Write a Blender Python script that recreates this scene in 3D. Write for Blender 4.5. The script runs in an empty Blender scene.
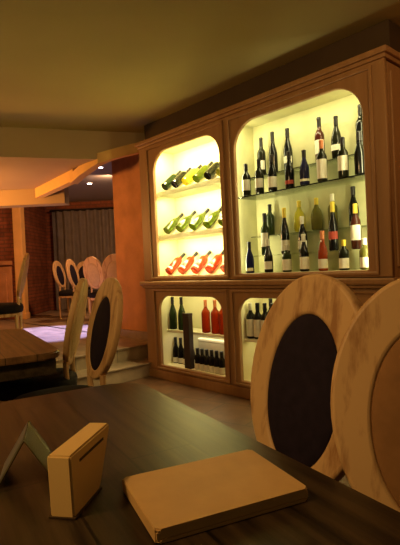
import bpy, bmesh, math, random
from mathutils import Vector, Matrix
random.seed(7)
C = bpy.context.scene.collection
SC = bpy.context.scene

# ------------------------------------------------------------------ camera
RHO = math.radians(2.6); PIT = math.atan(4.5/470)
c_, s_ = math.cos(RHO), math.sin(RHO)
Fv = Vector((0, math.cos(PIT), -math.sin(PIT)))
U0 = Vector((0, math.sin(PIT), math.cos(PIT))); R0 = Vector((1, 0, 0))
Rv = c_*R0 - s_*U0; Uv = s_*R0 + c_*U0
cam = bpy.data.cameras.new('camera'); camo = bpy.data.objects.new('camera', cam); C.objects.link(camo)
cam.sensor_fit = 'HORIZONTAL'; cam.sensor_width = 36; cam.lens = 36*470/400; cam.clip_start = .02
M = Matrix((Rv, Uv, -Fv)).transposed().to_4x4(); M.translation = (0, 0, 1.15)
camo.matrix_world = M
SC.camera = camo

# ------------------------------------------------------------------ world, exposure
w = bpy.data.worlds.new('world'); SC.world = w; w.use_nodes = True
w.node_tree.nodes['Background'].inputs[0].default_value = (1, .70, .27, 1)
w.node_tree.nodes['Background'].inputs[1].default_value = .065
vs = SC.view_settings
vs.view_transform = 'Standard'; vs.look = 'None'; vs.gamma = 1; vs.use_curve_mapping = False
vs.exposure = 0

# ------------------------------------------------------------------ lights
def area(name, loc, size, power, col, direction=(0, 0, -1), sy=None, spread=180):
    l = bpy.data.lights.new(name, 'AREA'); l.energy = power; l.color = col; l.size = size
    if sy: l.shape = 'RECTANGLE'; l.size_y = sy
    else: l.shape = 'DISK'
    l.spread = math.radians(spread)
    o = bpy.data.objects.new(name, l); C.objects.link(o); o.location = loc
    o.rotation_euler = Vector(direction).to_track_quat('-Z', 'Y').to_euler()
    return o
def spot(name, loc, target, power, col, ang, blend=.5, rad=.05):
    l = bpy.data.lights.new(name, 'SPOT'); l.energy = power; l.color = col; l.spot_size = math.radians(ang)
    l.spot_blend = blend; l.shadow_soft_size = rad
    o = bpy.data.objects.new(name, l); C.objects.link(o); o.location = loc
    o.rotation_euler = (Vector(target)-Vector(loc)).to_track_quat('-Z', 'Y').to_euler()
    return o
WARM = (1, .60, .22); ORANGE = (1, .42, .10)
area('table_ceiling_lamp', (-1.7, .1, 2.7), .25, 42, WARM, (.75, .3, -1))
area('cabinet_fill_light', (1.3, 1.5, 2.7), .2, 10, WARM, (-.2, 1.3, -.9))  # added unseen fill that brightens the cabinet front
area('orange_fill_light', (-3.9, 5.6, 1.75), .35, 75, ORANGE, (.55, .35, .55))  # added unseen light off to the left, turns soffit, fascia and post orange
area('lounge_ceiling_lamp', (-1.5, 8.2, 2.8), .2, 45, (1, .52, .24), (-.2, .5, -1))
area('ceiling_fill_light', (-2.8, 2.6, 1.9), .4, 10, (1, .72, .25), (.5, .1, 1))  # added unseen fill aimed up to brighten the ceiling, no fixture
spot('blue_stage_spot', (-2.0, 7.6, 2.75), (-2.3, 6.9, .3), 1700, (.40, .40, 1), 44, .35)

# cabinet space: x along the wall (far left end = 0), y into the wall, z up
CR = math.atan2(-.7408046, .67172059)
CO = Vector((-.47613, 4.99052, 0))
CM = Matrix.Translation(CO) @ Matrix.Rotation(CR, 4, 'Z')
def cw(u, v, z=0): return CM @ Vector((u, v, z))
def strip(name, u0, u1, v, z, power, col, dv=.25):
    l = area(name, cw((u0+u1)/2, v, z), u1-u0, power, col, (0, 0, -1), .03)
    d = (CM.to_3x3() @ Vector((0, dv, -1))).normalized()
    z_ = -d; x_ = CM.to_3x3() @ Vector((1, 0, 0)); y_ = z_.cross(x_)
    m = Matrix((x_, y_, z_)).transposed().to_4x4(); m.translation = l.location; l.matrix_world = m
YEL = (1, .90, .40); GRN = (1, .92, .46)
strip('light_strip_top', .09, .98, .05, 2.405, 20, YEL)
strip('light_strip_middle', .09, .98, .12, 1.925, 12, YEL)
strip('light_strip_bottom', .09, .98, .12, 1.465, 11, YEL)
strip('light_strip_glass_bay', 1.27, 2.36, .06, 2.405, 7, GRN)
def vstrip(name, u, z0, z1, v, power, col, du):
    l = area(name, cw(u, v, (z0+z1)/2), z1-z0, power, col, (0, 0, -1), .02)
    d = (CM.to_3x3() @ Vector((du, .8, 0))).normalized(); z_ = -d; x_ = Vector((0, 0, 1)); y_ = z_.cross(x_)
    m = Matrix((x_, y_, z_)).transposed().to_4x4(); m.translation = l.location; l.matrix_world = m
vstrip('light_strip_post', 1.187, 1.12, 2.36, .05, 5.5, GRN, 1); vstrip('light_strip_post', 2.443, 1.12, 2.36, .05, 5.5, GRN, -1)
strip('light_strip_lower', .09, .95, .09, .952, 2.6, YEL)
strip('light_strip_lower_shelf', .09, .95, .13, .481, 1.0, (1, .85, .5))
strip('light_strip_lower_right', 1.23, 2.36, .09, .952, 3.0, YEL)
strip('light_strip_lower_right_shelf', 1.23, 2.36, .13, .481, .9, YEL)

# ------------------------------------------------------------------ materials
def newmat(name):
    m = bpy.data.materials.new(name); m.use_nodes = True
    return m, m.node_tree.nodes, m.node_tree.links, m.node_tree.nodes['Principled BSDF']
def plain(name, col, rough=.5, spec=.4, var=.12, scale=12, metal=0, bump=0):
    m, N, L, b = newmat(name)
    b.inputs['Roughness'].default_value = rough; b.inputs['Metallic'].default_value = metal
    b.inputs['Specular IOR Level'].default_value = spec
    tc = N.new('ShaderNodeTexCoord'); nz = N.new('ShaderNodeTexNoise'); nz.inputs['Scale'].default_value = scale
    nz.inputs['Detail'].default_value = 4
    L.new(tc.outputs['Object'], nz.inputs['Vector'])
    r = N.new('ShaderNodeValToRGB'); r.color_ramp.elements[0].position = .3; r.color_ramp.elements[1].position = .7
    r.color_ramp.elements[0].color = (*[x*(1-var) for x in col], 1); r.color_ramp.elements[1].color = (*[min(1, x*(1+var)) for x in col], 1)
    L.new(nz.outputs['Fac'], r.inputs[0]); L.new(r.outputs[0], b.inputs['Base Color'])
    if bump:
        bp = N.new('ShaderNodeBump'); bp.inputs['Strength'].default_value = bump; bp.inputs['Distance'].default_value = .01
        L.new(nz.outputs['Fac'], bp.inputs['Height']); L.new(bp.outputs[0], b.inputs['Normal'])
    return m
def wood(name, light, dark, rough=.45, stretch=(14, 14, 1.2), pos=(.35, .65), spec=.35, planks=None):
    m, N, L, b = newmat(name)
    b.inputs['Roughness'].default_value = rough; b.inputs['Specular IOR Level'].default_value = spec
    tc = N.new('ShaderNodeTexCoord'); mp = N.new('ShaderNodeMapping'); mp.inputs['Scale'].default_value = stretch
    nz = N.new('ShaderNodeTexNoise'); nz.inputs['Scale'].default_value = 1.6; nz.inputs['Detail'].default_value = 6
    nz.inputs['Roughness'].default_value = .62
    L.new(tc.outputs['Object'], mp.inputs[0]); L.new(mp.outputs[0], nz.inputs['Vector'])
    r = N.new('ShaderNodeValToRGB'); r.color_ramp.elements[0].position = pos[0]; r.color_ramp.elements[1].position = pos[1]
    r.color_ramp.elements[0].color = (*dark, 1); r.color_ramp.elements[1].color = (*light, 1)
    L.new(nz.outputs['Fac'], r.inputs[0])
    out = r.outputs[0]
    if planks:
        bk = N.new('ShaderNodeTexBrick'); bk.inputs['Scale'].default_value = 1
        bk.inputs['Brick Width'].default_value = planks[0]; bk.inputs['Row Height'].default_value = planks[1]
        bk.inputs['Mortar Size'].default_value = .003; bk.inputs['Color1'].default_value = (1, 1, 1, 1)
        bk.inputs['Color2'].default_value = (.72, .72, .72, 1); bk.inputs['Mortar'].default_value = (.25, .25, .25, 1)
        rt = N.new('ShaderNodeMapping'); rt.inputs['Rotation'].default_value = (0, 0, planks[2])
        L.new(tc.outputs['Object'], rt.inputs[0]); L.new(rt.outputs[0], bk.inputs['Vector'])
        mx = N.new('ShaderNodeMix'); mx.data_type = 'RGBA'; mx.blend_type = 'MULTIPLY'; mx.inputs['Factor'].default_value = 1
        L.new(out, mx.inputs[6]); L.new(bk.outputs['Color'], mx.inputs[7]); out = mx.outputs[2]
    L.new(out, b.inputs['Base Color'])
    bp = N.new('ShaderNodeBump'); bp.inputs['Strength'].default_value = .15; bp.inputs['Distance'].default_value = .004
    L.new(nz.outputs['Fac'], bp.inputs['Height']); L.new(bp.outputs[0], b.inputs['Normal'])
    return m
def brick(name, c1, c2, mortar, bw, bh, rough=.7, rot=(0, 0, 0), ms=.012, bump=.3, spec=.3):
    m, N, L, b = newmat(name); b.inputs['Roughness'].default_value = rough; b.inputs['Specular IOR Level'].default_value = spec
    tc = N.new('ShaderNodeTexCoord'); mp = N.new('ShaderNodeMapping'); mp.inputs['Rotation'].default_value = rot
    bk = N.new('ShaderNodeTexBrick'); bk.inputs['Scale'].default_value = 1
    bk.inputs['Brick Width'].default_value = bw; bk.inputs['Row Height'].default_value = bh; bk.inputs['Mortar Size'].default_value = ms
    bk.inputs['Color1'].default_value = (*c1, 1); bk.inputs['Color2'].default_value = (*c2, 1); bk.inputs['Mortar'].default_value = (*mortar, 1)
    nz = N.new('ShaderNodeTexNoise'); nz.inputs['Scale'].default_value = 6; nz.inputs['Detail'].default_value = 5
    L.new(tc.outputs['Object'], mp.inputs[0]); L.new(mp.outputs[0], bk.inputs['Vector']); L.new(tc.outputs['Object'], nz.inputs['Vector'])
    r = N.new('ShaderNodeValToRGB'); r.color_ramp.elements[0].color = (.55, .55, .55, 1); r.color_ramp.elements[0].position = .3
    r.color_ramp.elements[1].position = .7
    L.new(nz.outputs['Fac'], r.inputs[0])
    mx = N.new('ShaderNodeMix'); mx.data_type = 'RGBA'; mx.blend_type = 'MULTIPLY'; mx.inputs['Factor'].default_value = 1
    L.new(bk.outputs['Color'], mx.inputs[6]); L.new(r.outputs[0], mx.inputs[7]); L.new(mx.outputs[2], b.inputs['Base Color'])
    bp = N.new('ShaderNodeBump'); bp.inputs['Strength'].default_value = bump; bp.inputs['Distance'].default_value = .01
    L.new(bk.outputs['Fac'], bp.inputs['Height']); bp.invert = True; L.new(bp.outputs[0], b.inputs['Normal'])
    return m
def bottle_glass(name, col, trans=.6, rough=.08, ior=1.45):
    """coloured bottle glass: see-through colour + translucent wine + glossy skin"""
    m, N, L, b = newmat(name); N.remove(b); out = N['Material Output']
    tr = N.new('ShaderNodeBsdfTransparent'); tr.inputs[0].default_value = (*col, 1)
    df = N.new('ShaderNodeBsdfDiffuse'); df.inputs[0].default_value = (*col, 1)
    tl = N.new('ShaderNodeBsdfTranslucent'); tl.inputs[0].default_value = (*col, 1)
    gl = N.new('ShaderNodeBsdfGlossy'); gl.inputs['Roughness'].default_value = rough
    m1 = N.new('ShaderNodeMixShader'); m1.inputs[0].default_value = .5
    L.new(df.outputs[0], m1.inputs[1]); L.new(tl.outputs[0], m1.inputs[2])
    m2 = N.new('ShaderNodeMixShader'); m2.inputs[0].default_value = trans
    L.new(m1.outputs[0], m2.inputs[1]); L.new(tr.outputs[0], m2.inputs[2])
    fr = N.new('ShaderNodeFresnel'); fr.inputs[0].default_value = ior
    m3 = N.new('ShaderNodeMixShader'); L.new(fr.outputs[0], m3.inputs[0])
    L.new(m2.outputs[0], m3.inputs[1]); L.new(gl.outputs[0], m3.inputs[2])
    L.new(m3.outputs[0], out.inputs[0])
    return m
def lampmat(name, col, k):
    m, N, L, b = newmat(name)
    b.inputs['Emission Color'].default_value = (*col, 1); b.inputs['Emission Strength'].default_value = k
    return m

MAT = dict(
    cabinet=wood('cabinet_wood', (.36, .195, .088), (.30, .155, .066), .45, (9, 9, 1.0)),
    gap_shade=plain('gap_shade_brown', (.055, .034, .018), .7, .2, .1, 4),  # very dark brown, shade of the gap above the cabinet as colour
    post_paint=plain('orange_post_paint', (.78, .42, .13), .6, .25, .08, 4),
    interior=plain('cabinet_lining', (.80, .74, .48), .6, .2, .05, 5),
    interior_pale=plain('glass_bay_lining', (.54, .52, .30), .6, .2, .2, 3),
    shelf_white=plain('white_shelf_paint', (.86, .82, .62), .5, .3, .04, 5),
    ceiling=plain('ceiling_plaster', (.40, .335, .145), .85, .15, .08, .7),
    soffit=plain('soffit_plaster', (.46, .33, .18), .85, .15, .06, .9),
    trim=plain('trim_paint', (.82, .50, .17), .5, .3, .08, 4),
    lounge_ceiling=plain('lounge_ceiling_plaster', (.40, .36, .36), .85, .15, .05, 1),
    plaster=plain('ochre_plaster', (.50, .22, .085), .75, .2, .16, 5, bump=.3),
    redbrick=brick('red_brick', (.36, .10, .04), (.29, .08, .032), (.20, .075, .035), .24, .075, .8, (math.pi/2, 0, 0)),
    floor=brick('floor_tile', (.17, .08, .038), (.13, .06, .028), (.07, .04, .02), .42, .42, .38, (0, 0, .6), .008, .1, .4),
    platform=brick('platform_tile', (.42, .30, .18), (.36, .25, .15), (.2, .14, .08), .5, .5, .35, (0, 0, .78), .006, .1, .4),
    step=plain('step_marble', (.27, .185, .115), .35, .4, .25, 7),
    table=wood('table_wood', (.062, .036, .016), (.013, .007, .0035), .36, (22, 1.4, 10), (.38, .66), .38, (1.1, .15, math.pi/2)),
    table_brown=wood('brown_table_wood', (.26, .14, .055), (.13, .065, .025), .4, (22, 1.4, 10), (.38, .66), .4, (1.1, .15, math.pi/2)),
    table_edge=wood('table_edge_wood', (.07, .05, .028), (.03, .02, .01), .4, (20, 20, 20)),
    chair=wood('limed_chair_wood', (.60, .37, .165), (.34, .165, .06), .5, (13, 13, .45), (.36, .50)),
    dark_fabric=plain('aubergine_upholstery', (.016, .010, .018), .85, .15, .2, 40),
    tan_fabric=plain('brown_upholstery', (.26, .125, .045), .8, .2, .10, 30),
    linen=plain('cream_outside_back', (.52, .34, .17), .8, .2, .08, 30),
    seat_fabric=plain('black_seat_upholstery', (.012, .009, .009), .85, .15, .2, 40),
    iron=plain('dark_iron', (.02, .018, .016), .5, .4, .1, 10, .6),
    menu=plain('tan_leatherette', (.52, .31, .115), .55, .35, .07, 18, bump=.08),
    paper=plain('page_edges', (.55, .40, .22), .7, .2, .08, 60),
    dispenser=plain('cream_enamel', (.70, .46, .17), .4, .4, .05, 6),
    slot=plain('dark_slot', (.06, .035, .015), .6, .2, .1, 20),
    label=plain('cream_paper_label', (.80, .78, .66), .6, .2, .05, 30),
    label_red=plain('red_paper_label', (.42, .07, .05), .6, .2, .1, 30),
    foil_black=plain('black_foil', (.012, .010, .012), .4, .4, .1, 20),
    foil_yellow=plain('yellow_foil', (.75, .58, .06), .4, .4, .1, 20),
    foil_white=plain('pale_foil', (.70, .68, .56), .4, .4, .05, 20),
    foil_red=plain('copper_foil', (.60, .20, .08), .4, .4, .1, 20),
    tent_card=plain('dark_menu_card', (.030, .018, .010), .95, .05, .2, 30),
    carton=plain('dark_carton', (.035, .022, .02), .6, .3, .15, 15),
    white_carton=plain('white_carton', (.66, .62, .48), .6, .3, .05, 15),
    curtain=plain('grey_curtain_cloth', (.33, .27, .22), .9, .1, .12, 6),
    downlight_rim=plain('white_lamp_rim', (.7, .7, .7), .4, .4, .03, 10),
    lamp=lampmat('lamp_glow', (.95, .92, 1), 14),
    black_cloth=plain('black_tablecloth', (.015, .012, .014), .9, .1, .2, 20),
    g_dark=bottle_glass('dark_bottle_glass', (.028, .030, .016), .25),
    g_black=bottle_glass('black_bottle_glass', (.012, .012, .012), .15),
    g_green=bottle_glass('green_bottle_glass', (.22, .28, .03), .5),
    g_dgreen=bottle_glass('deep_green_bottle_glass', (.05, .08, .025), .35),
    g_yellow=bottle_glass('yellow_bottle_glass', (.80, .72, .10), .35),
    g_olive=bottle_glass('olive_bottle_glass', (.40, .38, .10), .6),
    g_rose=bottle_glass('rose_bottle_glass', (.62, .105, .022), .45),
    g_blue=bottle_glass('blue_bottle_glass', (.035, .04, .14), .3),
    g_amber=bottle_glass('amber_bottle_glass', (.16, .04, .025), .35),
    smoke=bottle_glass('clear_acrylic', (.55, .50, .36), .96, .4, 1.12),
)
# frosted white shelf board that lets some light through
m, N, L, b = newmat('frosted_shelf'); N.remove(b)
df = N.new('ShaderNodeBsdfDiffuse'); df.inputs[0].default_value = (.93, .93, .84, 1)
tl = N.new('ShaderNodeBsdfTranslucent'); tl.inputs[0].default_value = (.97, .97, .92, 1)
mx = N.new('ShaderNodeMixShader'); mx.inputs[0].default_value = .6; L.new(df.outputs[0], mx.inputs[1]); L.new(tl.outputs[0], mx.inputs[2])
L.new(mx.outputs[0], N['Material Output'].inputs[0]); MAT['frosted'] = m
# clear shelf glass
m, N, L, b = newmat('shelf_glass'); N.remove(b)
tr = N.new('ShaderNodeBsdfTransparent'); tr.inputs[0].default_value = (.96, .985, .94, 1)
gl = N.new('ShaderNodeBsdfGlossy'); gl.inputs['Roughness'].default_value = .04
fr = N.new('ShaderNodeFresnel'); fr.inputs[0].default_value = 1.45
mx = N.new('ShaderNodeMixShader'); L.new(fr.outputs[0], mx.inputs[0]); L.new(tr.outputs[0], mx.inputs[1]); L.new(gl.outputs[0], mx.inputs[2])
L.new(mx.outputs[0], N['Material Output'].inputs[0]); MAT['shelf_glass'] = m

# ------------------------------------------------------------------ mesh helpers
def link(name, me, mat=None, parent=None):
    o = bpy.data.objects.new(name, me); C.objects.link(o)
    if mat is not None and not me.materials: me.materials.append(MAT[mat])
    if parent is not None: o.parent = parent
    return o
def bm_mesh(name, bm, smooth=False, ang=35):
    bmesh.ops.recalc_face_normals(bm, faces=bm.faces)
    me = bpy.data.meshes.new(name); bm.to_mesh(me); bm.free()
    if smooth:
        for p in me.polygons: p.use_smooth = True
        me.set_sharp_from_angle(angle=math.radians(ang))
    return me
def add_box(bm, x0, x1, y0, y1, z0, z1, bev=0, mtx=None):
    t = bmesh.new()
    vs_ = [t.verts.new((x, y, z)) for z in (z0, z1) for y in (y0, y1) for x in (x0, x1)]
    for f in ((0, 1, 3, 2), (4, 6, 7, 5), (0, 4, 5, 1), (2, 3, 7, 6), (0, 2, 6, 4), (1, 5, 7, 3)): t.faces.new([vs_[i] for i in f])
    if bev: bmesh.ops.bevel(t, geom=t.edges[:], offset=bev, segments=2, affect='EDGES', profile=.6)
    if mtx is not None: bmesh.ops.transform(t, matrix=mtx, verts=t.verts)
    me = bpy.data.meshes.new('tmp'); t.to_mesh(me); t.free(); bm.from_mesh(me); bpy.data.meshes.remove(me)
def box(name, mat, parent, x0, x1, y0, y1, z0, z1, bev=.004):
    bm = bmesh.new(); add_box(bm, x0, x1, y0, y1, z0, z1, bev)
    return link(name, bm_mesh(name, bm), mat, parent)
def lathe(bm, prof, seg=20, z=None):
    rings = []
    for r, h in prof:
        if r < 1e-5: rings.append([bm.verts.new((0, 0, h))])
        else: rings.append([bm.verts.new((r*math.cos(2*math.pi*i/seg), r*math.sin(2*math.pi*i/seg), h)) for i in range(seg)])
    for a, b in zip(rings, rings[1:]):
        for i in range(seg):
            j = (i+1) % seg
            if len(a) == 1 and len(b) == 1: continue
            if len(a) == 1: bm.faces.new((a[0], b[i], b[j]))
            elif len(b) == 1: bm.faces.new((a[i], a[j], b[0]))
            else: bm.faces.new((a[i], a[j], b[j], b[i]))
def prism(bm, pts, z0, z1):
    lo = [bm.verts.new((x, y, z0)) for x, y in pts]; hi = [bm.verts.new((x, y, z1)) for x, y in pts]
    n = len(pts); bm.faces.new(lo[::-1]); bm.faces.new(hi)
    for i in range(n): bm.faces.new((lo[i], lo[(i+1) % n], hi[(i+1) % n], hi[i]))
def rounded(x0, x1, z0, z1, rt, rb=.012, seg=10):
    pts = []
    for cx, cz, r, a0 in ((x1-rb, z0+rb, rb, -90), (x1-rt, z1-rt, rt, 0), (x0+rt, z1-rt, rt, 90), (x0+rb, z0+rb, rb, 180)):
        for i in range(seg+1):
            a = math.radians(a0+90*i/seg); pts.append((cx+r*math.cos(a), cz+r*math.sin(a)))
    return pts
def plate_mesh(name, outline, holes, thick, bevel=.005):
    """flat board in the x-z plane with shaped holes, y = thickness"""
    cu = bpy.data.curves.new(name, 'CURVE'); cu.dimensions = '2D'; cu.fill_mode = 'BOTH'
    cu.extrude = thick/2-bevel; cu.bevel_depth = bevel; cu.bevel_resolution = 2; cu.offset = -bevel
    for pts in [outline]+holes:
        sp = cu.splines.new('POLY'); sp.points.add(len(pts)-1); sp.use_cyclic_u = True
        for p, (x, z) in zip(sp.points, pts): p.co = (x, z, 0, 1)
    o = bpy.data.objects.new(name, cu); C.objects.link(o)
    dg = bpy.context.evaluated_depsgraph_get(); dg.update()
    me = bpy.data.meshes.new_from_object(o.evaluated_get(dg)); bpy.data.objects.remove(o); bpy.data.curves.remove(cu)
    me.transform(Matrix.Rotation(math.pi/2, 4, 'X'))
    me.name = name; me.materials.clear()
    return me
def ell_pts(a, b, n=64, cz=0): return [(a*math.cos(2*math.pi*i/n), cz+b*math.sin(2*math.pi*i/n)) for i in range(n)]
def root(name, loc, rz, label, cat, group=None):
    o = bpy.data.objects.new(name, None); C.objects.link(o); o.location = loc; o.rotation_euler = (0, 0, rz); o.empty_display_size = .05
    return tag(o, label, cat, group)
def tag(o, label, cat, group=None, kind=None):
    o['label'] = label; o['category'] = cat
    if group: o['group'] = group
    if kind: o['kind'] = kind
    return o
def struct(o, label=None):
    o['kind'] = 'structure'
    if label: o['label'] = label
    return o
def tube(bm, pts, r, seg=8, r2=None):
    rings = []
    n = len(pts); pts = [Vector(p) for p in pts]
    for i, p in enumerate(pts):
        d = (pts[min(i+1, n-1)]-pts[max(i-1, 0)]).normalized()
        a = Vector((0, 0, 1)) if abs(d.z) < .9 else Vector((1, 0, 0))
        x = d.cross(a).normalized(); y = d.cross(x)
        rr = r if r2 is None else r+(r2-r)*i/(n-1)
        rings.append([bm.verts.new(p+rr*(x*math.cos(2*math.pi*k/seg)+y*math.sin(2*math.pi*k/seg))) for k in range(seg)])
    for a, b in zip(rings, rings[1:]):
        for k in range(seg): bm.faces.new((a[k], a[(k+1) % seg], b[(k+1) % seg], b[k]))
    bm.faces.new(rings[0]); bm.faces.new(rings[-1])

# ------------------------------------------------------------------ setting
def uvp(u, v): p = cw(u, v); return (p.x, p.y)
bm = bmesh.new(); prism(bm, [(-8, -1.5), (6, -1.5), (6, 14), (-8, 14)], -.12, 0)
struct(link('floor', bm_mesh('floor', bm), 'floor'))
bm = bmesh.new(); prism(bm, [uvp(-.44, .349), uvp(-9, .349), uvp(-9, -5.5), uvp(-.44, -5.5)], .001, .30)
prism(bm, [uvp(-1.4, .3), uvp(-9, .3), uvp(-9, 4), uvp(-1.4, 4)], .001, .30)
struct(link('floor_platform', bm_mesh('floor_platform', bm), 'platform'), 'raised tiled floor of the back lounge')
bm = bmesh.new(); prism(bm, [uvp(-.16, .345), uvp(-.441, .345), uvp(-.441, -3.2), uvp(-.16, -3.2)], .001, .15)
struct(link('floor_step', bm_mesh('floor_step', bm), 'step'), 'stone step up to the raised lounge beside the wine cabinet')
for z0, u0 in ((.135, -.155), (.285, -.435)):
    bm = bmesh.new(); add_box(bm, 0, .06, -3.2, .34, 0, .018, .005, CM @ Matrix.Translation((u0-.045, 0, z0)))
    struct(link('trim_1' if z0 < .2 else 'trim_2', bm_mesh('nosing', bm), 'step'))
# wall behind the cabinet, running on past it to the opening
bm = bmesh.new(); prism(bm, [uvp(4.5, .35), uvp(-1.31, .35), uvp(-1.31, .75), uvp(4.5, .75)], 0, 2.85)
struct(link('wall_right', bm_mesh('wall_right', bm), 'plaster'))
bm = bmesh.new(); prism(bm, [uvp(-.43, .325), uvp(-1.33, .325), uvp(-1.33, .351), uvp(-.43, .351)], .30, .40)
struct(link('baseboard_right', bm_mesh('baseboard_right', bm), 'step'))
# main ceiling ends at a beam
E0, E1 = (-8, 3.17), (.8, 5.92)
bm = bmesh.new(); prism(bm, [(-8, -1.5), (6, -1.5), (6, 5.92), E1, E0], 2.75, 2.86)
struct(link('ceiling', bm_mesh('ceiling', bm), 'ceiling'))
# dropped soffit behind the beam line
bm = bmesh.new(); prism(bm, [(-8, 3.17), (-2.0625, 5.025), (-1.10, 5.326), (-1.25, 5.48), (-1.4, 5.65), (-1.505, 5.77), (-2.36, 6.95), (-8, 6.95)], 2.43, 2.855)
struct(link('ceiling_soffit', bm_mesh('ceiling_soffit', bm), 'soffit'), 'dropped ceiling panel over the step, lit orange')
# arched lower edge of the beam towards the cabinet
bm = bmesh.new()
bot = [(-1.10, 5.326, 2.43), (-.95, 5.373, 2.50), (-.81, 5.417, 2.545), (-.65, 5.467, 2.59), (-.5, 5.514, 2.625), (-.3, 5.576, 2.66), (.05, 5.686, 2.68)]
fr_ = [[bm.verts.new((x+off*-.3, y+off, z)) for x, y, z in bot]+[bm.verts.new((x+off*-.3, y+off, 2.85)) for x, y, z in reversed(bot)] for off in (0, .12)]
n = len(fr_[0]); bm.faces.new(fr_[0]); bm.faces.new(fr_[1][::-1])
for i in range(n): bm.faces.new((fr_[0][i], fr_[0][(i+1) % n], fr_[1][(i+1) % n], fr_[1][i]))
struct(link('beam_arch', bm_mesh('beam_arch', bm), 'soffit'), 'arched end of the ceiling beam by the cabinet')
# orange fascia trim: straight piece then curved band to the cabinet top
def band(name, pts, h, t):
    bm = bmesh.new(); rings = []
    for i, p in enumerate(pts):
        p = Vector(p); a = Vector(pts[max(i-1, 0)]); b = Vector(pts[min(i+1, len(pts)-1)])
        d = (b-a); d.z = 0; d.normalize(); nrm = Vector((-d.y, d.x, 0))
        if nrm.y < 0: nrm = -nrm
        rings.append([bm.verts.new(q) for q in (p, p+nrm*t, p+nrm*t-Vector((0, 0, h)), p-Vector((0, 0, h)))])
    for a, b in zip(rings, rings[1:]):
        for k in range(4): bm.faces.new((a[k], a[(k+1) % 4], b[(k+1) % 4], b[k]))
    bm.faces.new(rings[0]); bm.faces.new(rings[-1])
    return struct(link(name, bm_mesh(name, bm), 'trim'))
band('trim_3', [(-2.37, 6.93, 2.44), (-1.50, 5.76, 2.44)], .15, .10)
cv = [(-1.55, 5.80, 2.372), (-1.4, 5.64, 2.427), (-1.25, 5.47, 2.462), (-1.1, 5.335, 2.498), (-.95, 5.365, 2.542), (-.81, 5.41, 2.587), (-.65, 5.46, 2.632), (-.5, 5.507, 2.667), (-.3, 5.57, 2.70)]
band('trim_4', [(x+.005, y-.02, z) for x, y, z in cv], .115, .10)
# header beam, lounge ceiling and walls of the lounge
bm = bmesh.new(); prism(bm, [(-8, 6.96), (-1.95, 6.96), (-1.95, 7.2), (-8, 7.2)], 2.20, 2.84)
struct(link('beam_header', bm_mesh('beam_header', bm), 'soffit'))
bm = bmesh.new(); prism(bm, [(-8, 3.3), (.8, 6.0), (3, 6.0), (3, 14), (-8, 14)], 2.86, 2.95)
struct(link('ceiling_lounge', bm_mesh('ceiling_lounge', bm), 'lounge_ceiling'))
bm = bmesh.new(); prism(bm, [(-8, 11.2), (3, 11.2), (3, 11.4), (-8, 11.4)], .3, 2.86)
struct(link('wall_back', bm_mesh('wall_back', bm), 'redbrick'))
bm = bmesh.new(); prism(bm, [(-8, 9.3), (-3.62, 9.3), (-3.62, 11.2), (-8, 11.2)], .3, 2.86)
struct(link('wall_left', bm_mesh('wall_left', bm), 'redbrick'))
bm = bmesh.new()
add_box(bm, -3.63, -3.46, 9.22, 9.42, .3, 2.62, .015); add_box(bm, -3.65, -3.44, 9.20, 9.44, .3, .42, .015); add_box(bm, -3.66, -3.43, 9.19, 9.45, 2.62, 2.86, .02)
struct(link('pillar_lounge', bm_mesh('pillar_lounge', bm), 'post_paint'))
bm = bmesh.new()
for x in (-5.6, -4.6): add_box(bm, x, x+.9, 9.24, 9.3, .38, 1.35, .02); add_box(bm, x+.1, x+.8, 9.22, 9.25, .5, 1.22, .015)
add_box(bm, -5.9, -3.68, 9.21, 9.3, 1.38, 1.46, .01)
struct(link('trim_5', bm_mesh('wall_panelling', bm), 'plaster'))

# curtain on the far wall
bm = bmesh.new(); n = 120; ra, rb = [], []
for i in range(n+1):
    x = -3.4+3.55*i/n; y = 11.02+.06*math.sin(i*1.05)+.02*math.sin(i*.37)
    ra.append(bm.verts.new((x, y, .32))); rb.append(bm.verts.new((x, y, 2.62)))
for i in range(n): bm.faces.new((ra[i], ra[i+1], rb[i+1], rb[i]))
bmesh.ops.solidify(bm, geom=bm.faces[:], thickness=.01)
cr = root('curtain', (0, 0, 0), 0, 'long grey pleated curtain hanging on the far wall of the lounge', 'curtain')
link('cloth', bm_mesh('curtain_cloth', bm, True, 80), 'curtain', cr)
bm = bmesh.new(); tube(bm, [(-3.45, 11.02, 2.64), (.25, 11.02, 2.64)], .025); link('curtain_rail', bm_mesh('curtain_rail', bm), 'iron', cr)

# recessed downlights over the lounge
for x, y, lab in ((-1.535, 7.62, 'larger, nearer of two white downlights in the lounge ceiling'), (-2.02, 8.95, 'smaller, farther of two white downlights in the lounge ceiling')):
    r = root('downlight', (x, y, 2.86), 0, lab, 'ceiling light', 'lounge downlights')
    bm = bmesh.new(); lathe(bm, [(.045, 0), (.06, 0), (.06, -.01), (.045, -.016), (.045, 0)], 28); link('rim', bm_mesh('rim', bm, True), 'downlight_rim', r)
    bm = bmesh.new(); lathe(bm, [(0, -.004), (.045, -.004), (.042, -.012), (0, -.014)], 28); link('lens', bm_mesh('lens', bm, True), 'lamp', r)

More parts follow.
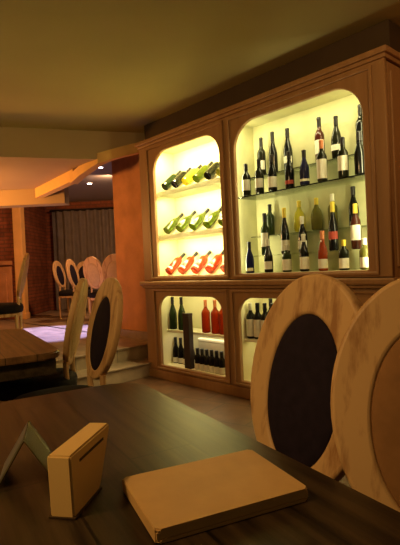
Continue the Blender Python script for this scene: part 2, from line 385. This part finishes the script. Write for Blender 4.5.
# ------------------------------------------------------------------ wine cabinet
CAB = root('wine_cabinet', CO, CR, 'long built-in honey-brown wooden wine cabinet with lit arched niches', 'cabinet')
UL0, UL1, UR0, UR1 = .045, 1.03, 1.215, 2.415
W0, W1 = -.20, 2.585
frame = plate_mesh('face_frame', [(W0, 1.035), (W1, 1.035), (W1, 2.47), (W0, 2.47)],
                   [rounded(UL0, UL1, 1.085, 2.375, .21), rounded(UR0, UR1, 1.085, 2.375, .23)], .035, .008)
frame.transform(Matrix.Translation((0, .0175, 0))); link('face_frame', frame, 'cabinet', CAB)
lower = plate_mesh('lower_frame', [(W0, .0), (W1, .0), (W1, .985), (W0, .985)],
                   [rounded(.035, .985, .145, .875, .16), rounded(1.185, 2.405, .145, .875, .16)], .035, .008)
lower.transform(Matrix.Translation((0, .0175, 0))); link('lower_frame', lower, 'cabinet', CAB)
# raised mouldings around each bay
def moulding(name, x0, x1, z0, z1, wd=.022):
    me = plate_mesh(name, [(x0, z0), (x1, z0), (x1, z1), (x0, z1)], [[(x0+wd, z0+wd), (x1-wd, z0+wd), (x1-wd, z1-wd), (x0+wd, z1-wd)]], .02, .006)
    me.transform(Matrix.Translation((0, -.006, 0))); link('moulding', me, 'cabinet', CAB)
moulding('moulding_mesh_a', -.06, 1.10, 1.05, 2.445); moulding('moulding_mesh_b', 1.15, 2.50, 1.05, 2.445)
moulding('moulding_mesh_c', -.04, 1.06, .10, .945); moulding('moulding_mesh_d', 1.11, 2.48, .10, .945)
# cornice with stepped profile, ledge, plinth
bm = bmesh.new()
for d, z0, z1 in ((.012, 2.468, 2.50), (.03, 2.495, 2.535)): add_box(bm, W0-d, W1+d, -d, .345, z0, z1, .008)
link('cornice', bm_mesh('cornice', bm), 'cabinet', CAB)
bm = bmesh.new(); add_box(bm, W0-.03, W1+.03, -.05, .345, .985, 1.03, .012); add_box(bm, W0-.015, W1+.015, -.025, .03, .96, .988, .006)
link('ledge', bm_mesh('ledge', bm), 'cabinet', CAB)
box('plinth', 'cabinet', CAB, W0-.012, W1+.012, -.018, .02, 0, .09)
box('shade_strip_board', 'cabinet', CAB, W0-.13, W0-.002, .21, .345, .31, 2.5)  # added recessed board, makes the strip of shade between cabinet and wall
box('gap_shade_panel', 'gap_shade', CAB, W0, W1, .09, .345, 2.536, 2.745)  # added panel whose dark colour stands in for shade under the ceiling
# carcass sides with a raised panel on the right end
for x0, x1 in ((W0, W0+.03), (W1-.03, W1)):
    bm = bmesh.new(); add_box(bm, x0, x1, .036, .345, .0, .984); add_box(bm, x0, x1, .036, .345, 1.031, 2.454)
    if x1 > 2: 
        add_box(bm, W1-.005, W1+.012, .07, .31, 1.10, 2.40, .006); add_box(bm, W1-.005, W1+.012, .07, .31, .12, .9, .006)
    link('side_panel', bm_mesh('side_panel', bm), 'cabinet', CAB)
# niches: back, cheeks, top
def niche(u0, u1, z0, z1, mat, side=0):
    u0 -= side; u1 += side
    bm = bmesh.new()
    add_box(bm, u0-.03, u1+.03, .325, .344, z0-.03, z1+.03)
    add_box(bm, u0-.03, u0-.002, .036, .325, z0-.03, z1+.03); add_box(bm, u1+.002, u1+.03, .036, .325, z0-.03, z1+.03)
    add_box(bm, u0-.002, u1+.002, .036, .325, z1, z1+.03); add_box(bm, u0-.002, u1+.002, .036, .325, z0-.03, z0)
    link('lining', bm_mesh('lining', bm), mat, CAB)
niche(UL0, UL1, 1.085, 2.42, 'interior', .048); niche(UR0, UR1, 1.085, 2.42, 'interior_pale', .048)
niche(.035, .985, .145, .956, 'interior'); niche(1.185, 2.405, .145, .956, 'interior')
for z in (1.975, 1.515): box('shelf', 'frosted', CAB, UL0-.045, UL1+.045, .07, .324, z-.045, z)
box('shelf', 'shelf_white', CAB, .037, .983, .10, .324, .485, .51); box('shelf', 'shelf_white', CAB, 1.187, 2.403, .055, .324, .485, .51)
box('glass_shelf', 'shelf_glass', CAB, UR0-.046, UR1+.046, .07, .324, 1.747, 1.757, .001)
UB, MB, BB = 1.935, 1.235, 1.41
box('glass_riser', 'shelf_glass', CAB, UR0-.046, UR1+.046, .185, .324, UB-.008, UB, .001)
box('glass_riser', 'shelf_glass', CAB, UR0-.046, UR1+.046, .135, .225, MB-.008, MB, .001)
box('glass_riser', 'shelf_glass', CAB, UR0-.046, UR1+.046, .228, .324, BB-.008, BB, .001)
# sloped racks that carry the leaning bottles
for z in (1.085, 1.515, 1.975):
    bm = bmesh.new(); pr = [(.114, z+.001), (.324, z+.001), (.324, z+.168)]
    lo = [bm.verts.new((UL0-.045, y, h)) for y, h in pr]; hi = [bm.verts.new((UL1+.045, y, h)) for y, h in pr]
    bm.faces.new(lo); bm.faces.new(hi[::-1])
    for i in range(3): bm.faces.new((lo[i], hi[i], hi[(i+1) % 3], lo[(i+1) % 3]))
    link('display_rack', bm_mesh('display_rack', bm), 'interior', CAB)

# ------------------------------------------------------------------ bottles
def profile(kind, H, R):
    s = H/.30
    if kind == 'burgundy':
        p = [(0, .004), (R*.8, 0), (R, .006), (R, .125), (R*.97, .145), (R*.80, .175), (R*.55, .205), (.0155, .228), (.0145, .25), (.0145, .288), (.016, .290), (.016, .298), (0, .30)]
    elif kind == 'round':
        p = [(0, .004), (R*.7, 0), (R, .012), (R*1.08, .08), (R*1.05, .14), (R*.8, .185), (.02, .215), (.0155, .235), (.0155, .288), (.017, .29), (.017, .298), (0, .30)]
    else:
        p = [(0, .004), (R*.8, 0), (R, .006), (R, .17), (R*.985, .183), (R*.85, .2), (R*.55, .215), (.0165, .23), (.0145, .245), (.0145, .288), (.016, .29), (.016, .298), (0, .30)]
    return [(r, h*s) for r, h in p]
_cache = {}
def cached(key, build):
    if key not in _cache: _cache[key] = build()
    return _cache[key]
def body_mesh(kind, H, R, mat):
    def b():
        bm = bmesh.new(); lathe(bm, profile(kind, H, R), 20); me = bm_mesh('bottle_body', bm, True, 40); me.materials.append(MAT[mat]); return me
    return cached(('b', kind, H, R, mat), b)
def capsule_mesh(H, mat, low=.235):
    def b():
        s = H/.30; bm = bmesh.new(); lathe(bm, [(.0168, low*s+.004), (.0172, low*s+.006), (.0165, .286*s), (.0178, .289*s), (.0178, .3*s), (.014, .304*s), (0, .304*s)], 16)
        me = bm_mesh('capsule', bm, True, 40); me.materials.append(MAT[mat]); return me
    return cached(('c', H, mat, low), b)
def label_mesh(R, z0, z1, mat, span=150):
    def b():
        bm = bmesh.new(); n = 14; g = []
        for r in (R+.0012, R+.0004):
            for z in (z0, z1):
                g.append([bm.verts.new((r*math.sin(math.radians(-span/2+span*i/n)), -r*math.cos(math.radians(-span/2+span*i/n)), z)) for i in range(n+1)])
        for i in range(n):
            bm.faces.new((g[0][i], g[0][i+1], g[1][i+1], g[1][i])); bm.faces.new((g[2][i], g[3][i], g[3][i+1], g[2][i+1]))
            bm.faces.new((g[0][i], g[2][i], g[2][i+1], g[0][i+1])); bm.faces.new((g[1][i], g[1][i+1], g[3][i+1], g[3][i]))
        bm.faces.new((g[0][0], g[1][0], g[3][0], g[2][0])); bm.faces.new((g[0][n], g[2][n], g[3][n], g[1][n]))
        me = bm_mesh('label', bm, True, 40); me.materials.append(MAT[mat]); return me
    return cached(('l', R, z0, z1, mat), b)
def bottle(u, v, z, text, group, glass='g_dark', kind='bordeaux', H=.30, R=.038, cap='foil_black', lab=(.04, .13, 'label'), neck=None, turn=None, lean=0):
    r = root('wine_bottle', (0, 0, 0), 0, text, 'bottle', group)
    tw = random.uniform(.1, .75) if turn is None else turn
    m = CM @ Matrix.Translation((u, v, z))
    if lean: m = m @ Matrix.Rotation(-lean, 4, 'X')
    r.matrix_world = m @ Matrix.Rotation(tw, 4, 'Z')
    link('body', body_mesh(kind, H, R, glass), None, r)
    if cap: link('capsule', capsule_mesh(H, cap), None, r)
    s = H/.30
    if lab: link('paper_label', label_mesh(R*1.08 if kind == 'round' else R, lab[0]*s, min(lab[1], .118 if kind == 'burgundy' else .165)*s, lab[2]), None, r)
    return r
ORD = ['first', 'second', 'third', 'fourth', 'fifth', 'sixth', 'seventh', 'eighth', 'ninth']

# leaning rows of the left bay
LEAN = math.radians(51)
cols = {1.975: [('g_dgreen', 'dark green'), ('g_dark', 'near-black'), ('g_yellow', 'bright yellow'), ('g_green', 'yellow-green'), ('g_dark', 'very dark'), ('g_olive', 'pale olive')],
        1.515: [('g_green', 'green')]*5, 1.085: [('g_rose', 'orange rose')]*5}
nm = {1.975: 'top white shelf', 1.515: 'middle white shelf', 1.085: 'bottom of the left bay'}
for z, lst in cols.items():
    k = len(lst)
    for i, (g, cn) in enumerate(lst):
        u = UL0+.085+(UL1-UL0-.16)*i/(k-1)
        bottle(u, .073, z+.037, f'{cn} wine bottle leaning back, {ORD[i]} from left, {nm[z]}', f'leaning bottles on the {nm[z]}',
               glass=g, kind='burgundy' if z == 1.515 else 'bordeaux', cap='foil_black' if z < 1.9 or g != 'g_olive' else 'foil_white',
               lab=None if z != 1.085 else (.03, .05, 'label'), lean=LEAN, turn=0, R=.044)

# glass bay, upper shelf
GU = 'bottles on the upper glass shelf'
up_front = [(1.262, 'g_dark', 'bordeaux', .28, 'foil_black', (.05, .15, 'label')), (1.41, 'g_dark', 'bordeaux', .29, 'foil_black', (.05, .13, 'label')),
            (1.55, 'g_black', 'burgundy', .30, 'foil_black', (.03, .118, 'label')), (1.725, 'g_black', 'burgundy', .29, 'foil_black', (.03, .06, 'label_red')),
            (1.868, 'g_blue', 'burgundy', .27, 'foil_black', (.03, .05, 'label')), (2.027, 'g_dark', 'bordeaux', .31, 'foil_red', (.02, .16, 'label')),
            (2.205, 'g_dark', 'bordeaux', .29, 'foil_black', (.05, .16, 'label')), (2.335, 'g_black', 'burgundy', .30, 'foil_black', None)]
dsc = ['short dark bottle with big cream label', 'dark bottle with cream label and black foil', 'tall black bottle with cream label', 'black sloping-shouldered bottle with thin red label',
       'small dark blue bottle', 'dark bottle with red foil and tall cream label', 'dark bottle with wide cream label', 'plain black bottle without a label']
for i, ((u, g, k, H, cap, lb), d) in enumerate(zip(up_front, dsc)):
    bottle(u, .095, 1.758, f'{d}, {ORD[i]} in front row, upper glass shelf', GU, g, k, H, .038, cap, lb)
up_back = [(1.315, 'g_dark', 'bordeaux', .34, 'foil_black', (.05, .12, 'label')), (1.445, 'g_black', 'burgundy', .36, 'foil_black', None),
           (1.605, 'g_black', 'burgundy', .35, 'foil_black', (.05, .10, 'label')), (1.915, 'g_amber', 'bordeaux', .36, 'foil_black', (.06, .15, 'label')),
           (2.065, 'g_dark', 'round', .33, 'foil_black', (.06, .10, 'label')), (2.27, 'g_black', 'bordeaux', .36, 'foil_black', None)]
dsc = ['dark bottle with short cream label', 'plain tall black bottle', 'tall black bottle with narrow cream label', 'reddish dark bottle with black foil and cream label',
       'stout dark round-shouldered bottle', 'plain black tall bottle nearest the right post']
for i, ((u, g, k, H, cap, lb), d) in enumerate(zip(up_back, dsc)):
    bottle(u, .25, UB+.001, f'{d}, {ORD[i]} in back row, upper glass shelf', GU, g, k, H, .038, cap, lb)
# glass bay, bottom
GL = 'bottles on the stepped floor of the glass bay'
lo_front = [(1.265, 'g_blue', 'burgundy', .27, 'foil_black', (.02, .05, 'label'), 'small blue-black bottle'), (1.475, 'g_dark', 'burgundy', .28, 'foil_white', (.03, .10, 'label'), 'dark bottle with pale foil and cream label'),
            (1.665, 'g_dgreen', 'bordeaux', .22, 'foil_white', (.02, .14, 'label'), 'short dark green bottle with tall cream label'), (1.835, 'g_black', 'burgundy', .29, 'foil_white', (.02, .118, 'label'), 'black bottle with cream label and pale foil'),
            (2.005, 'g_rose', 'burgundy', .30, 'foil_red', (.02, .09, 'label'), 'orange rose bottle with copper foil'), (2.182, 'g_dark', 'bordeaux', .22, 'foil_yellow', (.02, .12, 'label'), 'short dark bottle with yellow cap'),
            (2.345, 'g_olive', 'bordeaux', .22, 'foil_white', (.02, .12, 'label'), 'short pale olive bottle with pale cap')]
for i, (u, g, k, H, cap, lb, d) in enumerate(lo_front):
    bottle(u, .09, 1.086, f'{d}, front row, glass bay floor', GL, g, k, H, .037, cap, lb)
lo_mid = [(1.375, 'g_dgreen', 'bordeaux', .36, 'foil_black', (.06, .16, 'label'), 'green-black bottle with cream label'), (1.588, 'g_black', 'burgundy', .38, 'foil_yellow', (.02, .09, 'label'), 'black bottle with olive-yellow neck'),
          (1.765, 'g_black', 'burgundy', .29, 'foil_white', (.03, .10, 'label'), 'black bottle with pale capped neck'), (2.047, 'g_black', 'burgundy', .37, 'foil_yellow', (.07, .118, 'label_red'), 'black bottle with yellow foil and red label'),
          (2.235, 'g_amber', 'bordeaux', .33, 'foil_yellow', (.06, .16, 'label'), 'amber bottle with yellow foil and cream label')]
for i, (u, g, k, H, cap, lb, d) in enumerate(lo_mid):
    bottle(u, .18, MB+.001, f'{d}, middle step of the glass bay', GL, g, k, H, .037, cap, lb)
lo_back = [(1.36, 'g_dgreen', 'bordeaux', .27, 'foil_black', None, 'plain green bottle'), (1.672, 'g_yellow', 'round', .26, 'foil_yellow', None, 'stout bright yellow bottle'),
           (1.842, 'g_olive', 'round', .26, 'foil_yellow', None, 'stout olive-gold bottle'), (1.99, 'g_olive', 'bordeaux', .27, 'foil_white', None, 'plain pale olive bottle'), (2.17, 'g_black', 'burgundy', .30, 'foil_black', None, 'plain black bottle')]
for i, (u, g, k, H, cap, lb, d) in enumerate(lo_back):
    bottle(u, .276, BB+.001, f'{d}, back step of the glass bay', GL, g, k, H, .045 if k == 'round' else .037, cap, lb)
# lower left niche
for i, u in enumerate((.085, .232)):
    bottle(u, .148, .511, f'tall green-black bottle with black neck, {("first", "second")[i]} from left on lower left shelf', 'bottles on the lower left shelf', 'g_dgreen', 'burgundy', .34, .042, 'foil_black', None)
for i, u in enumerate((.60, .735, .84)):
    bottle(u, .15, .511, f'orange rose bottle on lower left shelf, {ORD[i]} from the dark carton', 'bottles on the lower left shelf', 'g_rose', 'bordeaux', .32, .044, 'foil_red', None)
for i, u in enumerate((.080, .165, .25, .335)):
    bottle(u, .17, .146, f'dark bottle with cream label under lower left shelf, {ORD[i]} from left', 'bottles under the lower left shelf', 'g_black', 'burgundy', .27, .036, 'foil_black', (.01, .07, 'label'), turn=.5)
for i in range(6):
    bottle(.525+i*.068, .085, .146, f'stubby black bottle with silver-white base label, {ORD[i]} from dark carton', 'stubby bottles under the lower left shelf', 'g_black', 'bordeaux', .21, .031, 'foil_black', (.005, .09, 'label'), turn=.6)
bx = root('wine_carton', cw(.415, .068, .146), CR, 'tall dark wine carton standing upright in the lower left niche', 'box')
box('carton_body', 'carton', bx, -.045, .045, -.028, .028, 0, .53, .004); box('carton_lid', 'carton', bx, -.047, .047, -.03, .03, .53, .555, .004)
bx = root('white_box', cw(.70, .225, .146), CR, 'white carton lying behind the stubby bottles in lower left niche', 'box')
box('carton_body', 'white_carton', bx, -.22, .25, -.08, .09, 0, .27, .004); box('carton_lid', 'white_carton', bx, -.223, .253, -.083, .093, .27, .30, .004)
# lower right niche
for i, u in enumerate((1.232, 1.315, 1.398, 1.481, 1.564)):
    bottle(u, .105, .511, f'black bottle with tall white label on lower right shelf, {ORD[i]} from left', 'bottles on the lower right shelf', 'g_black', 'bordeaux', .31, .040, 'foil_white' if i in (0,) else 'foil_black', (.02, .165, 'label'), turn=.6)
for i, u in enumerate((1.37, 1.46, 1.55)):
    bottle(u, .22, .511, f'plain black bottle behind the white-labelled row, {ORD[i]} from left', 'bottles on the lower right shelf', 'g_black', 'bordeaux', .34, .040, 'foil_black', None)

# ------------------------------------------------------------------ chairs
RECL = math.radians(13)
BACKZ, BACKY = .853, .25
def back_mtx(): return Matrix.Translation((0, BACKY, BACKZ)) @ Matrix.Rotation(-RECL, 4, 'X')
A, B, IA, IB, IO = .202, .273, .122, .195, -.030
def chair_frame():
    me = plate_mesh('back_frame', ell_pts(A, B), [ell_pts(IA, IB, 64, IO)], .036, .009); me.transform(back_mtx())
    for p in me.polygons: p.use_smooth = True
    me.set_sharp_from_angle(angle=math.radians(40))
    me.materials.append(MAT['chair']); return me
def chair_panel(mat, front=True):
    bm = bmesh.new(); n = 48; rings = []
    for k in range(7):
        s = math.sin(k/6*math.pi/2); h = .012+.016*math.cos(k/6*math.pi/2)
        rings.append((s*1.0, h))
    def side(sg):
        prev = None
        for s, h in rings:
            if s < 1e-6: cur = [bm.verts.new((0, sg*h, IO))]
            else: cur = [bm.verts.new((IA*1.01*s*math.cos(2*math.pi*i/n), sg*h, IO+IB*1.01*s*math.sin(2*math.pi*i/n))) for i in range(n)]
            if prev:
                for i in range(n):
                    j = (i+1) % n
                    if len(prev) == 1: bm.faces.new((prev[0], cur[i], cur[j]))
                    else: bm.faces.new((prev[i], prev[j], cur[j], cur[i]))
            prev = cur
        return prev
    f = side(-1 if front else 1); k = [bm.verts.new((v.co.x, 0, v.co.z)) for v in f]
    for i in range(n): bm.faces.new((f[i], f[(i+1) % n], k[(i+1) % n], k[i]))
    bm.faces.new(k)
    bmesh.ops.transform(bm, matrix=back_mtx(), verts=bm.verts)
    me = bm_mesh('back_panel', bm, True, 60); me.materials.append(MAT[mat]); return me
def chair_leg(x, y, front):
    bm = bmesh.new()
    if front: lathe(bm, [(0, 0), (.012, 0), (.013, .02), (.017, .25), (.022, .36), (.026, .375), (.02, .385), (.026, .395), (.026, .415), (0, .415)], 14)
    else: lathe(bm, [(0, 0), (.013, 0), (.014, .02), (.018, .30), (.022, .415), (0, .415)], 14)
    bmesh.ops.transform(bm, matrix=Matrix.Translation((x, y, 0)), verts=bm.verts)
    me = bm_mesh('leg', bm, True); me.materials.append(MAT['chair']); return me
def superell(a, b, e, n=40):
    out = []
    for i in range(n):
        t = 2*math.pi*i/n; c, s = math.cos(t), math.sin(t)
        out.append((a*math.copysign(abs(c)**e, c), b*math.copysign(abs(s)**e, s)))
    return out
def chair_meshes(panel):
    d = {}
    d['back_frame'] = cached('cf', chair_frame)
    d['back_panel'] = cached(('cp', panel), lambda: chair_panel(panel))
    d['back_cover'] = cached('cb', lambda: chair_panel('linen', False))
    def rail():
        bm = bmesh.new(); prism(bm, superell(.212, .212, .72), .395, .44)
        bmesh.ops.bevel(bm, geom=[e for e in bm.edges if abs(e.verts[0].co.z-e.verts[1].co.z) < 1e-5], offset=.006, segments=2, affect='EDGES')
        me = bm_mesh('seat_rail', bm, True, 40); me.materials.append(MAT['chair']); return me
    d['seat_rail'] = cached('cr', rail)
    def cush():
        bm = bmesh.new(); prev = None; n = 40
        for s, z in ((.97, .432), (1.03, .445), (1.05, .485), (1.02, .515), (.92, .533), (.7, .543), (.4, .548)):
            cur = [bm.verts.new((x*s, y*s, z)) for x, y in superell(.222, .222, .72, n)]
            if prev:
                for i in range(n): bm.faces.new((prev[i], prev[(i+1) % n], cur[(i+1) % n], cur[i]))
            else: bm.faces.new(cur[::-1])
            prev = cur
        bm.faces.new(prev); me = bm_mesh('seat_cushion', bm, True, 60); me.materials.append(MAT['seat_fabric']); return me
    d['seat_cushion'] = cached('cc', cush)
    def post(x):
        bm = bmesh.new(); t = back_mtx() @ Vector((x, 0, -B*.86))
        tube(bm, [(x*.95, .195, .40), (x*.95, .20, .50), (x*.97, .195+(t.y-.195)*.7, .56), (t.x, t.y, t.z)], .016, 10, .017)
        me = bm_mesh('back_post', bm, True); me.materials.append(MAT['chair']); return me
    d['posts'] = [cached(('post', x), lambda x=x: post(x)) for x in (-.10, .10)]
    d['legs'] = [cached(('leg', x, y), lambda x=x, y=y: chair_leg(x, y, y < 0)) for x, y in ((-.17, -.17), (.17, -.17), (-.16, .18), (.16, .18))]
    return d
def chair(bx, by, yaw, z, label, group, panel='dark_fabric'):
    """bx, by: middle of the oval back; yaw: direction the back turns away from the viewer"""
    yr = math.radians(yaw); away = Vector((math.sin(yr), math.cos(yr), 0))
    p = Vector((bx, by, z))-away*BACKY
    r = root('dining_chair', p, -yr, label, 'chair', group)
    d = chair_meshes(panel)
    for k in ('back_frame', 'back_panel', 'back_cover', 'seat_rail', 'seat_cushion'): link(k, d[k], None, r)
    for me in d['posts']: link('back_post', me, None, r)
    for me in d['legs']: link('leg', me, None, r)
    return r
G1 = 'oval-backed chairs at the near tables'
chair(.260, 1.205, 57, 0, 'limed wood chair with dark oval back panel, beside the tan menu on the near table', G1)
chair(.450, .910, 22, 0, 'limed wood chair with brown oval back panel, cut off by the right picture edge', G1, 'tan_fabric')
chair(-.53, 2.515, 57.7, 0, 'oval-backed chair with wide black seat, at the corner of the second brown table', G1)
chair(-.785, 2.92, 86, 0, 'limed oval-backed chair seen edge-on, just behind the black-seated chair', G1)
G2 = 'oval-backed chairs in the raised lounge'
chair(-2.07, 5.5, 77, .3, 'oval-backed chair seen edge-on, alone beside the brick wall on raised floor', G2)
chair(-2.75, 9.2, 283, .3, 'pale oval-backed chair with black panel, leftmost of the chairs before the grey curtain', G2)
chair(-2.30, 8.5, 281, .3, 'pale oval-backed chair with black panel, second from left before the grey curtain', G2)
chair(-2.58, 10.45, 0, .3, 'farthest lounge chair, its black oval panel half hidden beside the grey curtain', G2)
chair(-1.75, 7.75, 205, .3, 'lounge chair showing its plain pale oval back, left of two such backs', G2)
chair(-1.28, 7.1, 180, .3, 'lounge chair showing its plain pale oval back, nearest the ochre wall', G2)

# ------------------------------------------------------------------ tables
TL = Vector((-.49, .87, 0)).normalized(); TW = Vector((-.87, -.49, 0)).normalized()
def table(corner, length, width, label, z=0, top='table'):
    """corner: far right corner; local +y = away along the right edge, +x = to the right"""
    ctr = Vector(corner)-TL*length/2+TW*width/2
    rz = math.atan2(TL.y, TL.x)-math.pi/2
    r = root('dining_table', (ctr.x, ctr.y, z), rz, label, 'table', 'dark wooden tables')
    pts = rounded(-width/2, width/2, -length/2, length/2, .09, .09, 8)
    bm = bmesh.new(); prism(bm, pts, .715, .75)
    bmesh.ops.bevel(bm, geom=[e for e in bm.edges if abs(e.verts[0].co.z-e.verts[1].co.z) < 1e-5], offset=.007, segments=3, affect='EDGES')
    link('tabletop', bm_mesh('tabletop', bm, True, 40), top, r)
    bm = bmesh.new()
    add_box(bm, -width/2+.03, width/2-.03, -length/2+.03, length/2-.03, .63, .714, .006); link('apron', bm_mesh('apron', bm), 'table_edge', r)
    for s in (-1, 1):
        bm = bmesh.new(); y = s*length*.18
        lathe(bm, [(0, .02), (.05, .02), (.05, .06), (.035, .1), (.032, .54), (.05, .60), (.06, .629), (0, .629)], 18)
        bmesh.ops.transform(bm, matrix=Matrix.Translation((0, y, 0)), verts=bm.verts); link('pedestal', bm_mesh('pedestal', bm, True), 'iron', r)
        bm = bmesh.new(); add_box(bm, -.15, .15, y-.035, y+.035, 0, .03, .008); link('foot', bm_mesh('foot', bm), 'iron', r)
    return r
near_far = Vector((-.012, 1.29, 0))+TL*.50
table(near_far, 1.36, .86, 'dark planked table in front, carrying the tan menu and cream napkin holder')
table(Vector((-.73, 2.44, 0))+TL*1.38, 1.38, .86, 'brown wooden table behind the black chair seat', 0, 'table_brown')
# lounge table with black cloth
r = root('lounge_table', (-1.40, 9.1, .3), 0, 'small lounge table under a black cloth between the white-framed chairs', 'table')
bm = bmesh.new(); lathe(bm, [(0, 0), (.18, 0), (.18, .02), (.04, .05), (.035, .70), (.1, .715), (.36, .72), (.36, .745), (0, .745)], 24); link('pedestal_top', bm_mesh('pedestal_top', bm, True), 'iron', r)
t_ = r
r = root('tablecloth', (-1.40, 9.1, .3), 0, 'black cloth draped over the small lounge table', 'tablecloth')
bm = bmesh.new(); rg = []; n = 60
for rad, z, wv in ((.02, .752, 0), (.365, .752, 0), (.378, .74, .004), (.385, .6, .02), (.395, .42, .035)):
    rg.append([bm.verts.new(((rad+wv*math.sin(i*math.pi*2*9/n))*math.cos(2*math.pi*i/n), (rad+wv*math.sin(i*math.pi*2*9/n))*math.sin(2*math.pi*i/n), z)) for i in range(n)])
bm.faces.new(rg[0])
for a, b in zip(rg, rg[1:]):
    for i in range(n): bm.faces.new((a[i], a[(i+1) % n], b[(i+1) % n], b[i]))
link('drape', bm_mesh('drape', bm, True, 60), 'black_cloth', r)

# ------------------------------------------------------------------ things on the near table
TZ = .751
# tan menu book
A0, B0, C0, D0 = Vector((-.16, .858, 0)), Vector((.087, .967, 0)), Vector((.168, .787, 0)), Vector((-.082, .678, 0))
ctr = (A0+B0+C0+D0)/4; ex = (B0-A0).normalized(); rz = math.atan2(ex.y, ex.x)
r = root('menu_book', (ctr.x, ctr.y, TZ), rz, 'closed tan menu book lying on the near table', 'menu')
def slab(bm, a, b, z0, z1, rr=.007):
    prism(bm, rounded(-a, a, -b, b, rr, rr, 5), z0, z1)
    bmesh.ops.bevel(bm, geom=[e for e in bm.edges if abs(e.verts[0].co.z-e.verts[1].co.z) < 1e-5], offset=.0022, segments=2, affect='EDGES')
bm = bmesh.new(); slab(bm, .135, .098, .016, .0215); link('front_cover', bm_mesh('front_cover', bm, True, 40), 'menu', r)
bm = bmesh.new(); slab(bm, .135, .098, 0, .005); link('back_cover', bm_mesh('back_cover', bm, True, 40), 'menu', r)
bm = bmesh.new(); add_box(bm, -.1345, .1340, -.0970, .0970, .005, .016, .001); link('pages', bm_mesh('pages', bm), 'menu', r)
bm = bmesh.new(); add_box(bm, -.1362, -.1345, -.094, .094, .001, .0205, .0008); link('spine', bm_mesh('spine', bm), 'menu', r)

# napkin holder
dr = Vector((.19, .98, 0)).normalized(); rz = math.atan2(dr.y, dr.x)-math.pi/2
r = root('napkin_holder', (-.232, .822, TZ), rz, 'cream wedge-shaped napkin holder standing on the near table', 'napkin holder')
bm = bmesh.new(); hw = .021; prof = [(-.058, 0), (.045, 0), (.052, .012), (.104, .094), (.104, .104), (-.062, .104), (-.063, .096)]
lo = [bm.verts.new((-hw, y, z)) for y, z in prof]; hi = [bm.verts.new((hw, y, z)) for y, z in prof]
bm.faces.new(lo); bm.faces.new(hi[::-1])
for i in range(len(prof)): bm.faces.new((lo[i], hi[i], hi[(i+1) % len(prof)], lo[(i+1) % len(prof)]))
bmesh.ops.bevel(bm, geom=bm.edges[:], offset=.003, segments=2, affect='EDGES')
link('shell', bm_mesh('shell', bm, True, 40), 'dispenser', r)
bm = bmesh.new(); add_box(bm, hw-.003, hw+.0008, -.03, .072, .082, .087, .0006); link('slot', bm_mesh('slot', bm), 'slot', r)
bm = bmesh.new(); add_box(bm, -hw-.003, hw+.003, -.06, .05, -.0005, .003, .001); link('base', bm_mesh('base', bm), 'slot', r)

# acrylic tent-shaped table sign
r = root('tent_card_holder', (-.368, .955, TZ), .27, 'dark A-shaped acrylic card holder left of the napkin holder', 'card holder')
def panel(s, name, off, th, mat, m=.0):
    bm = bmesh.new(); h = .085; a = math.atan2(.052, h); L_ = math.hypot(.052, h)
    add_box(bm, -th/2, th/2, -.06+m, .06-m, m, L_-m, .001, Matrix.Translation((s*.052, 0, .001)) @ Matrix.Rotation(-s*a, 4, 'Y') @ Matrix.Translation((s*off, 0, 0)))
    link(name, bm_mesh(name, bm), mat, r)
for s in (-1, 1):
    panel(s, 'acrylic_sheet', 0, .003, 'smoke'); panel(s, 'card', -.003, .0012, 'tent_card', .006)
